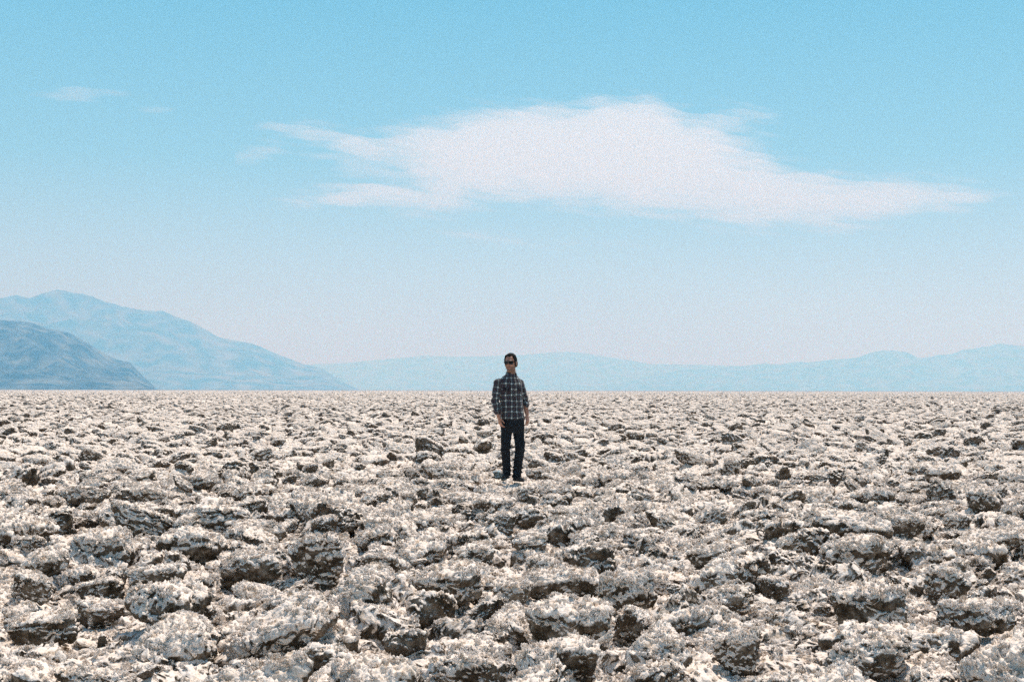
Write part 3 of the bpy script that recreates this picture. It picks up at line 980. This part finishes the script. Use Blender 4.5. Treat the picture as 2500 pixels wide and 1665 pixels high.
def make_person():
    root = bpy.data.objects.new('person', None)
    C.objects.link(root)
    root['label'] = 'man in a plaid shirt, dark jeans and sunglasses standing alone on the salt crust'
    root['category'] = 'person'
    az, te = az_el(1140 + 465 / 4.355, 840 + 1455 / 4.355)
    root.location = (math.tan(az) * MAN_Y, MAN_Y, CAM_Z + te * MAN_Y)

    # --- skin: one continuous body
    bm = bmesh.new()
    add_ell(bm, head_m((0, .014, .036)), (.073, .090, .084), HROT)
    add_ell(bm, head_m((0, -.020, -.034)), (.064, .066, .084), HROT)
    add_ell(bm, head_m((0, -.060, -.102)), (.030, .022, .019), HROT)
    for s in (-1, 1):
        add_taper(bm, head_m((.052 * s, .0, -.055)), head_m((.022 * s, -.052, -.098)), .018, .016)
        add_taper(bm, head_m((.012 * s, -.083, .026)), head_m((.048 * s, -.066, .024)), .010, .009)
        add_ell(bm, head_m((.038 * s, -.060, -.030)), (.022, .020, .02), HROT)
        add_ell(bm, head_m((.077 * s, .012, -.012)), (.008, .018, .031), HROT)
        add_ell(bm, head_m((.083 * s, .020, .002)), (.005, .013, .019), HROT)
        add_ell(bm, head_m((.010 * s, -.100, -.037)), (.008, .009, .007), HROT)
    add_taper(bm, head_m((0, -.086, .012)), head_m((0, -.108, -.032)), .007, .0095)
    add_taper(bm, head_m((-.019, -.083, -.066)), head_m((.019, -.083, -.066)), .0062, .0062)
    add_taper(bm, head_m((-.014, -.082, -.078)), head_m((.014, -.082, -.078)), .0066, .0066)
    add_taper(bm, neck0, head_m((0, .014, -.06)), .066, .060)
    add_taper(bm, J(455, 420, .02), neck0, .095, .066)
    tr = Matrix.Rotation(TY, 3, 'Z')
    add_loft(bm, [(J(478, 860), .145, .100), (J(476, 760), .140, .095), (J(470, 640), .130, .088), (J(458, 520), .150, .100),
                  (J(450, 430), .150, .090), (J(455, 390), .110, .070)], TY)
    for sh, el, wr in ((sh_r, el_r, wr_r), (sh_l, el_l, wr_l)):
        add_taper(bm, J(455, 425, .01), sh, .062, .052)
        add_taper(bm, sh, el, .050, .040)
        add_taper(bm, el, el.lerp(wr, .35), .040, .040)
        add_taper(bm, el.lerp(wr, .35), wr, .040, .026)
    for hp, kn, an in ((hip_r, kn_r, an_r), (hip_l, kn_l, an_l)):
        add_taper(bm, hp, kn, .072, .050)
        add_taper(bm, kn, kn.lerp(an, .35), .048, .048)
        add_taper(bm, kn.lerp(an, .35), an, .048, .034)
        add_taper(bm, an, an + Vector((.0, -.03, -.04)), .030, .024)
    f = Vector((math.sin(TY), -math.cos(TY), 0))
    hand(bm, wr_r, Vector((.22, -.03, -1)), Vector((1, .2, 0)), Vector((.45, -1, 0)), (.30, .36, .40, .42), .05, 1.06)
    hand(bm, wr_l, Vector((.10, -.18, -1)), Vector((-1, 0, 0)), Vector((-.55, -1, 0)), (.18, .40, .48, .55), .16, 1.02)
    me = fuse('body', bm, .0038, 3)
    v = verts_np(me)
    hl = (v - np.array(head_c)) @ np.array(HROT) / HS          # head-local coordinates
    beard = smooth(-.035, -.060, hl[:, 2]) * smooth(.03, -.01, hl[:, 1]) * smooth(-.155, -.125, hl[:, 2])
    beard = np.maximum(beard, smooth(.055, .066, np.abs(hl[:, 0])) * smooth(-.02, -.04, hl[:, 2]) * smooth(-.13, -.1, hl[:, 2]) * smooth(.03, .01, hl[:, 1]))
    lips = smooth(.010, .004, np.abs(hl[:, 2] + .072)) * smooth(.026, .018, np.abs(hl[:, 0])) * smooth(-.07, -.08, hl[:, 1])
    me.attributes.new('beard', 'FLOAT', 'POINT').data.foreach_set('value', np.clip(beard * (1 - lips), 0, 1).astype(np.float32))
    me.attributes.new('lips', 'FLOAT', 'POINT').data.foreach_set('value', lips.astype(np.float32))
    m, t, b = new_mat('skin')
    tc = N(t, 'ShaderNodeTexCoord')
    n = noise_node(t, tc.outputs['Object'], 45, 3)
    r = ramp_node(t, [(.3, (.31, .15, .10)), (.7, (.46, .245, .17))]); link(t, n, r.inputs[0])
    a1 = N(t, 'ShaderNodeAttribute', attribute_name='beard'); a2 = N(t, 'ShaderNodeAttribute', attribute_name='lips')
    n2 = noise_node(t, tc.outputs['Object'], 420, 2)
    bf = math_node(t, 'MULTIPLY', a1.outputs['Fac'], math_node(t, 'ADD', math_node(t, 'MULTIPLY', n2, .5), .42))
    c = mix_rgb(t, bf, r.outputs[0], (.09, .055, .035))
    c = mix_rgb(t, math_node(t, 'MULTIPLY', a2.outputs['Fac'], .7), c, (.33, .10, .08))
    link(t, c, b.inputs['Base Color'])
    b.inputs['Roughness'].default_value = .52
    b.inputs['Subsurface Weight'].default_value = .08
    b.inputs['Subsurface Radius'].default_value = (.01, .004, .002)
    add_obj('body', me, m, root)

    # --- hair
    bm = bmesh.new()
    add_ell(bm, head_m((0, .036, .042)), (.078, .080, .080), HROT)
    add_ell(bm, head_m((0, .020, .072)), (.070, .072, .062), HROT)
    add_ell(bm, head_m((-.002, -.036, .104)), (.026, .030, .020), HROT)
    add_ell(bm, head_m((.004, -.052, .100)), (.016, .020, .016), HROT)
    for s in (-1, 1):
        add_ell(bm, head_m((.053 * s, -.008, .074)), (.021, .034, .034), HROT)
        add_ell(bm, head_m((.070 * s, -.012, .034)), (.010, .026, .040), HROT)
        add_taper(bm, head_m((.071 * s, -.016, .01)), head_m((.070 * s, -.014, -.035)), .008, .005)
        add_ell(bm, head_m((.060 * s, .055, -.01)), (.020, .035, .045), HROT)
    add_ell(bm, head_m((0, .070, -.012)), (.055, .034, .050), HROT)
    me = fuse('hair', bm, .0035, 2)
    v = verts_np(me); nn = normals_np(me)
    k = fbm3(v * np.array([75, 75, 45]), 2, 3, ridged=True) * .0045 + fbm3(v * 22, 2, 5) * .005
    set_verts(me, v + nn * k[:, None])
    m, t, b = new_mat('dark_hair')
    tc = N(t, 'ShaderNodeTexCoord'); n = noise_node(t, tc.outputs['Object'], 160, 3)
    r = ramp_node(t, [(.35, (.004, .004, .005)), (.7, (.014, .012, .012))]); link(t, n, r.inputs[0])
    link(t, r.outputs[0], b.inputs['Base Color']); b.inputs['Roughness'].default_value = .75; b.inputs['Specular IOR Level'].default_value = .15
    add_obj('hair', me, m, root)

    # --- sunglasses
    m, t, b = new_mat('black_acetate')
    tc = N(t, 'ShaderNodeTexCoord'); n = noise_node(t, tc.outputs['Object'], 300, 2)
    r = ramp_node(t, [(.4, (.008, .008, .009)), (.7, (.014, .013, .013))]); link(t, n, r.inputs[0])
    link(t, r.outputs[0], b.inputs['Base Color']); b.inputs['Roughness'].default_value = .22
    ml, t, b = new_mat('dark_lens')
    b.inputs['Base Color'].default_value = (.004, .005, .006, 1); b.inputs['Roughness'].default_value = .15; b.inputs['Specular IOR Level'].default_value = .12
    def eye_outline(s, grow):
        o = []
        for q in range(24):
            a = q * 2 * math.pi / 24
            x = math.copysign(abs(math.cos(a)) ** .7, math.cos(a)) * (.0265 + grow)
            z = math.copysign(abs(math.sin(a)) ** .75, math.sin(a)) * (.0200 + grow)
            x *= 1 + .12 * z / .02
            if x * s > 0 and z > 0:
                z += .004 * (x * s) / .026
            o.append((x + .0330 * s, z + .004))
        return o
    def slab(bm, o, y0, y1, hole=None):
        cur = lambda x: 6.0 * x * x
        def ring(oo, y):
            return [bm.verts.new(head_m((x, y + cur(x), z))) for x, z in oo]
        a, b2 = ring(o, y0), ring(o, y1)
        nn_ = len(o)
        for q in range(nn_):
            bm.faces.new((a[q], a[(q + 1) % nn_], b2[(q + 1) % nn_], b2[q]))
        if hole:
            c, d = ring(hole, y0), ring(hole, y1)
            for q in range(nn_):
                k = (q + 1) % nn_
                bm.faces.new((c[k], c[q], d[q], d[k]))
                bm.faces.new((a[k], a[q], c[q], c[k]))
                bm.faces.new((b2[q], b2[k], d[k], d[q]))
        else:
            bm.faces.new(a[::-1]); bm.faces.new(b2)
    bm = bmesh.new()
    for s in (-1, 1):
        slab(bm, eye_outline(s, .0045), -.1075, -.1030, eye_outline(s, -.0005))
        add_taper(bm, head_m((.062 * s, -.082, .016)), head_m((.079 * s, -.055, .014)), .0032, .0030, 8)
        add_taper(bm, head_m((.079 * s, -.055, .014)), head_m((.083 * s, .014, .012)), .0030, .0026, 8)
    add_taper(bm, head_m((-.008, -.105, .012)), head_m((.008, -.105, .012)), .0028, .0028, 8)
    bmesh.ops.recalc_face_normals(bm, faces=bm.faces)
    me = bpy.data.meshes.new('sunglasses'); bm.to_mesh(me); bm.free()
    sg = add_obj('sunglasses', me, m, root)
    for s in (-1, 1):
        bm = bmesh.new(); slab(bm, eye_outline(s, -.001), -.1063, -.1045)
        bmesh.ops.recalc_face_normals(bm, faces=bm.faces)
        me = bpy.data.meshes.new('lens'); bm.to_mesh(me); bm.free()
        add_obj('lens', me, ml, sg)

    # --- plaid shirt
    m_sh, t, b = new_mat('plaid_flannel')
    au = N(t, 'ShaderNodeAttribute', attribute_name='pu'); av = N(t, 'ShaderNodeAttribute', attribute_name='pv')
    def stripes(src, period, width, phase):
        x = math_node(t, 'FRACT', math_node(t, 'ADD', math_node(t, 'DIVIDE', src, period), phase))
        x = math_node(t, 'ABSOLUTE', math_node(t, 'SUBTRACT', x, .5))
        mr_ = N(t, 'ShaderNodeMapRange', interpolation_type='SMOOTHSTEP')
        mr_.inputs['From Min'].default_value = width; mr_.inputs['From Max'].default_value = width * .35
        link(t, x, mr_.inputs['Value'])
        return mr_.outputs[0]
    u, v_ = au.outputs['Fac'], av.outputs['Fac']
    a = stripes(u, .080, .145, .12); c2 = stripes(v_, .078, .145, .30)
    a2 = stripes(u, .080, .06, .62); c3 = stripes(v_, .078, .06, .80)
    both = math_node(t, 'MULTIPLY', a, c2)
    one = math_node(t, 'MAXIMUM', a, c2)
    col = mix_rgb(t, one, (.014, .010, .018), (.12, .165, .175))
    col = mix_rgb(t, math_node(t, 'MULTIPLY', math_node(t, 'MAXIMUM', a2, c3), .55), col, (.075, .035, .05))
    col = mix_rgb(t, both, col, (.84, .89, .86))
    tc = N(t, 'ShaderNodeTexCoord'); n = noise_node(t, tc.outputs['Object'], 500, 2)
    col = mix_rgb(t, math_node(t, 'MULTIPLY', n, .35), col, (.05, .05, .06))
    link(t, col, b.inputs['Base Color']); b.inputs['Roughness'].default_value = .92
    b.inputs['Sheen Weight'].default_value = .25
    bm = bmesh.new()
    add_loft(bm, [(J(482, 800), .160, .125), (J(481, 775), .163, .127), (J(478, 700), .160, .122), (J(472, 620), .155, .115), (J(462, 540), .160, .118),
                  (J(455, 470), .168, .120), (J(450, 420), .172, .112), (J(452, 385), .155, .095), (J(458, 358), .118, .078), (J(464, 335), .080, .066), (J(467, 322), .062, .060)], TY)
    add_taper(bm, J(396, 815, -.06), J(400, 760, -.06), .035, .05)     # longer shirt tail at his right hip
    arms = []
    for sh, el, wr, kc in ((sh_r, el_r, wr_r, .70), (sh_l, el_l, wr_l, .42)):
        cuff = el.lerp(wr, kc)
        add_taper(bm, J(455, 405, .01).lerp(sh, .45), sh, .062, .056)
        add_taper(bm, sh, sh.lerp(el, .5), .057, .057)
        add_taper(bm, sh.lerp(el, .5), el, .057, .054)
        add_taper(bm, el, cuff, .054, .047)
        arms.append((sh, el, cuff))
    me = fuse('shirt', bm, .0055, 5)
    v = verts_np(me); nn = normals_np(me)
    ti = np.array(Matrix.Rotation(TY, 3, 'Z'))
    loc = v @ ti
    U = np.arctan2(loc[:, 0], -loc[:, 1] + .02) * .155; Vv = v[:, 2].copy()
    fold = fbm3(v * np.array([9, 9, 16]) + np.array([0, 0, 3]), 2, 7, ridged=True) * .006 + fbm3(v * np.array([26, 26, 18]), 2, 9) * .004
    for i, (sh, el, cf) in enumerate(arms):
        best = np.full(len(v), 9.0)
        for p0, p1, off in ((sh, el, 0), (el, cf, (el - sh).length)):
            p0n = np.array(p0); dn = np.array(p1 - p0); L = np.linalg.norm(dn); dn = dn / L
            s_ = np.clip((v - p0n) @ dn, 0, L)
            q = v - p0n - s_[:, None] * dn
            d_ = np.linalg.norm(q, axis=1)
            k = (d_ < .080) & (d_ < best) & (((v[:, 0] < sh.x + .045) if i == 0 else (v[:, 0] > sh.x - .028)) | (off > 0) & (d_ < .066))
            best = np.where(k, d_, best)
            ang = np.arctan2(q[:, 0], -q[:, 1])
            U = np.where(k, ang * .058 + .02, U); Vv = np.where(k, -(s_ + off), Vv)
            fold = np.where(k, fold + .006 * np.sin((s_ + off) * 75 + 4 * np.sin(ang)) * smooth(.12, .2, s_ + off), fold)
    U = U + .010 * noise3(v * 9, 51) + .6 * fold; Vv = Vv + .012 * noise3(v * np.array([7, 7, 11]), 53) + .6 * fold
    # placket ridge down the front
    fold = fold + .004 * smooth(.016, .008, np.abs(loc[:, 0] - .012)) * (loc[:, 1] < -.05)
    # shadow-free cloth sag above the hem
    v2 = v + nn * fold[:, None]
    set_verts(me, v2)
    me.attributes.new('pu', 'FLOAT', 'POINT').data.foreach_set('value', U.astype(np.float32))
    me.attributes.new('pv', 'FLOAT', 'POINT').data.foreach_set('value', Vv.astype(np.float32))
    shirt = add_obj('shirt', me, m_sh, root)
    def plaid_uv(me, s=0):
        v = verts_np(me)
        me.attributes.new('pu', 'FLOAT', 'POINT').data.foreach_set('value', (v[:, 0] + .3 * v[:, 1] + s).astype(np.float32))
        me.attributes.new('pv', 'FLOAT', 'POINT').data.foreach_set('value', (v[:, 2] + s).astype(np.float32))
    # rolled cuffs
    for (sh, el, cf), wr, rc in zip(arms, (wr_r, wr_l), (.054, .050)):
        bm = bmesh.new()
        d, a_, b_ = frame_from(wr - el, Vector((1, 0, 0)))
        rings = [(-.038, rc), (-.036, rc + .005), (.0, rc + .006), (.010, rc + .003), (.010, rc - .005), (-.02, rc - .008)]
        rows_ = [[bm.verts.new(cf + d * o_ + (a_ * math.cos(q * math.pi / 12) + b_ * math.sin(q * math.pi / 12)) * (r_ + .002 * math.sin(q * 1.7))) for q in range(24)] for o_, r_ in rings]
        for A_, B_ in zip(rows_, rows_[1:] + rows_[:1]):
            for q in range(24):
                bm.faces.new((A_[q], A_[(q + 1) % 24], B_[(q + 1) % 24], B_[q]))
        bmesh.ops.recalc_face_normals(bm, faces=bm.faces)
        me = bpy.data.meshes.new('cuff'); bm.to_mesh(me); bm.free()
        me.polygons.foreach_set('use_smooth', np.ones(len(me.polygons), bool))
        plaid_uv(me, .03); add_obj('cuff', me, m_sh, shirt)
    # collar: stands at the neck, open in front, points folded down
    bm = bmesh.new()
    rows_ = []
    cN = J(468, 322, .008)
    for hgt, rad in ((-.018, .068), (.010, .066), (.034, .069), (.036, .074), (.012, .079), (-.012, .088)):
        row = []
        for q in range(29):
            a = R(28 + q * (304 / 28.0))             # leaves a gap at the front
            fr_ = (1 - abs(q - 14) / 14.0)           # 1 at the back of the neck
            pt = smooth(.25, .0, np.float64(fr_))
            hh = hgt - .022 * (1 - fr_) - (.022 * pt if hgt < .013 and rad > .075 else 0)
            rr_ = rad + (.010 * pt if rad > .075 else 0)
            v = Vector((math.sin(a) * rr_, -math.cos(a) * rr_ * .95, hh))
            row.append(bm.verts.new(cN + Matrix.Rotation(TY, 3, 'Z') @ v))
        rows_.append(row)
    for A_, B_ in zip(rows_, rows_[1:]):
        for q in range(28):
            bm.faces.new((A_[q], A_[q + 1], B_[q + 1], B_[q]))
    bmesh.ops.solidify(bm, geom=bm.faces[:], thickness=.0022)
    bmesh.ops.recalc_face_normals(bm, faces=bm.faces)
    me = bpy.data.meshes.new('collar'); bm.to_mesh(me); bm.free()
    me.polygons.foreach_set('use_smooth', np.ones(len(me.polygons), bool))
    plaid_uv(me, .02); add_obj('collar', me, m_sh, shirt)
    # chest pocket flaps and buttons
    def on_chest(u_, z_, lift):
        c_ = J(456, 470)
        hw, hd, pw = .168, .120, 2.4
        y_ = -hd * (max(0.0, 1 - abs(u_ / hw) ** pw)) ** (1 / pw) - lift
        w_ = Matrix.Rotation(TY, 3, 'Z') @ Vector((u_, y_, 0))
        return Vector((c_.x + w_.x, w_.y, z_))
    for s in (-1, 1):
        bm = bmesh.new()
        top = [on_chest(s * (.055 + .095 * i / 8), 1.285, .010) for i in range(9)]
        bot = [on_chest(s * (.055 + .095 * i / 8), 1.245 - .014 * (1 - abs(i - 4) / 4), .014) for i in range(9)]
        tv = [bm.verts.new(p) for p in top]; bv = [bm.verts.new(p) for p in bot]
        for i in range(8):
            bm.faces.new((tv[i], tv[i + 1], bv[i + 1], bv[i]))
        bmesh.ops.solidify(bm, geom=bm.faces[:], thickness=.003)
        bmesh.ops.recalc_face_normals(bm, faces=bm.faces)
        me = bpy.data.meshes.new('pocket_flap'); bm.to_mesh(me); bm.free()
        plaid_uv(me, .05); add_obj('pocket_flap', me, m_sh, shirt)
    m_b, t, b = new_mat('pearl_snap')
    b.inputs['Base Color'].default_value = (.62, .58, .50, 1); b.inputs['Roughness'].default_value = .3
    for i in range(6):
        bm = bmesh.new()
        p = on_chest(.012, 1.33 - i * .078, .008 if i else .010)
        nrm_ = Matrix.Rotation(TY, 3, 'Z') @ Vector((0, -1, 0))
        mt = Matrix.Translation(p) @ nrm_.to_track_quat('Z', 'Y').to_matrix().to_4x4()
        bmesh.ops.create_cone(bm, cap_ends=True, segments=14, radius1=.0062, radius2=.0048, depth=.004, matrix=mt)
        me = bpy.data.meshes.new('button'); bm.to_mesh(me); bm.free()
        add_obj('button', me, m_b, shirt)

    # --- jeans
    bm = bmesh.new()
    add_loft(bm, [(J(482, 775), .150, .108), (J(482, 820), .160, .115), (J(482, 870), .165, .118), (J(484, 915), .158, .112), (J(486, 945), .130, .095)], R(14))
    for hp, kn, an, rs_ in ((hip_r, kn_r, an_r, (.080, .064, .056, .056)), (hip_l, kn_l, an_l, (.082, .066, .060, .060))):
        add_taper(bm, hp, kn, rs_[0], rs_[1])
        add_taper(bm, kn, kn.lerp(an, .5), rs_[1], rs_[2])
        e_ = an + Vector((0, -.006, -.028))
        add_taper(bm, kn.lerp(an, .5), e_, rs_[2], rs_[3])
    me = fuse('jeans', bm, .0055, 4)
    v = verts_np(me); nn = normals_np(me)
    k = fbm3(v * np.array([8, 8, 17]), 2, 11, ridged=True) * .006
    k = k + .006 * np.sin(v[:, 2] * 95 + 6 * v[:, 0] * 10) * smooth(.30, .16, v[:, 2]) + .004 * np.sin(v[:, 2] * 70 + 20 * v[:, 0]) * smooth(.10, .0, np.abs(v[:, 2] - .44))
    set_verts(me, v + nn * k[:, None])
    m, t, b = new_mat('black_denim')
    tc = N(t, 'ShaderNodeTexCoord'); n = noise_node(t, tc.outputs['Object'], 18, 5, .6)
    r = ramp_node(t, [(.35, (.005, .007, .010)), (.7, (.012, .016, .022))]); link(t, n, r.inputs[0])
    link(t, r.outputs[0], b.inputs['Base Color']); b.inputs['Roughness'].default_value = .85
    b.inputs['Specular IOR Level'].default_value = .25
    add_obj('jeans', me, m, root)

    # --- shoes
    m, t, b = new_mat('black_leather')
    tc = N(t, 'ShaderNodeTexCoord'); n = noise_node(t, tc.outputs['Object'], 40, 3)
    r = ramp_node(t, [(.35, (.010, .010, .012)), (.7, (.028, .026, .026))]); link(t, n, r.inputs[0])
    link(t, r.outputs[0], b.inputs['Base Color']); b.inputs['Roughness'].default_value = .5
    m2, t, b = new_mat('rubber_sole')
    b.inputs['Base Color'].default_value = (.018, .016, .015, 1); b.inputs['Roughness'].default_value = .8
    for an, yaw, zb in ((an_r, R(-14), an_r.z - .095), (an_l, R(26), 0.0)):
        rm = Matrix.Rotation(yaw, 3, 'Z')
        base_ = Vector((an.x, an.y, zb))
        P3 = lambda x, y, z: base_ + rm @ Vector((x, y, z))
        bm = bmesh.new()
        add_taper(bm, P3(0, .035, .045), P3(0, -.06, .040), .036, .038)
        add_taper(bm, P3(0, -.06, .038), P3(0, -.165, .030), .040, .030)
        add_taper(bm, P3(0, .02, .05), P3(0, .01, .11), .040, .040)
        add_taper(bm, P3(0, -.03, .055), P3(0, .005, .10), .036, .038)
        me = fuse('shoe', bm, .005, 3)
        sh_ = add_obj('shoe', me, m, root)
        bm = bmesh.new()
        prof_ = [(-.030, .060), (-.022, .075), (.0, .080), (.022, .075), (.030, .060), (.031, .0), (.042, -.07), (.044, -.12), (.034, -.17), (.012, -.196), (-.010, -.196), (-.032, -.17), (-.041, -.12), (-.038, -.07), (-.029, .0)]
        a_ = [bm.verts.new(P3(x, y, 0)) for x, y in prof_]; b_ = [bm.verts.new(P3(x, y, .020)) for x, y in prof_]
        for q in range(len(a_)):
            bm.faces.new((a_[q], a_[(q + 1) % len(a_)], b_[(q + 1) % len(a_)], b_[q]))
        bm.faces.new(a_[::-1]); bm.faces.new(b_)
        bmesh.ops.recalc_face_normals(bm, faces=bm.faces)
        me = bpy.data.meshes.new('sole'); bm.to_mesh(me); bm.free()
        add_obj('sole', me, m2, sh_)
    return root
person = make_person()

# ------------------------------------------------------------------ haze round the whole valley
HZ_DENS = 1.95e-4
m_haze = bpy.data.materials.new('haze_air')
m_haze.use_nodes = True
t = m_haze.node_tree
for n in list(t.nodes):
    t.nodes.remove(n)
o_ = N(t, 'ShaderNodeOutputMaterial')
v_ = N(t, 'ShaderNodeVolumePrincipled')
v_.inputs['Density'].default_value = HZ_DENS
v_.inputs['Anisotropy'].default_value = 0.17
v_.inputs['Color'].default_value = (.23, .60, .975, 1)
v_.inputs['Absorption Color'].default_value = (.94, .74, 0, 1)
link(t, v_.outputs[0], o_.inputs['Volume'])
bm = bmesh.new()
bmesh.ops.create_cube(bm, size=1)
me = bpy.data.meshes.new('haze'); bm.to_mesh(me); bm.free()
hz = add_obj('haze', me, m_haze, kind='stuff')
ZT, ZB, HW = 1010.0, -35.0, 50000.0
hz.scale = (2 * HW, 2 * HW, ZT - ZB)
hz.location = (0, 0, (ZT + ZB) / 2)
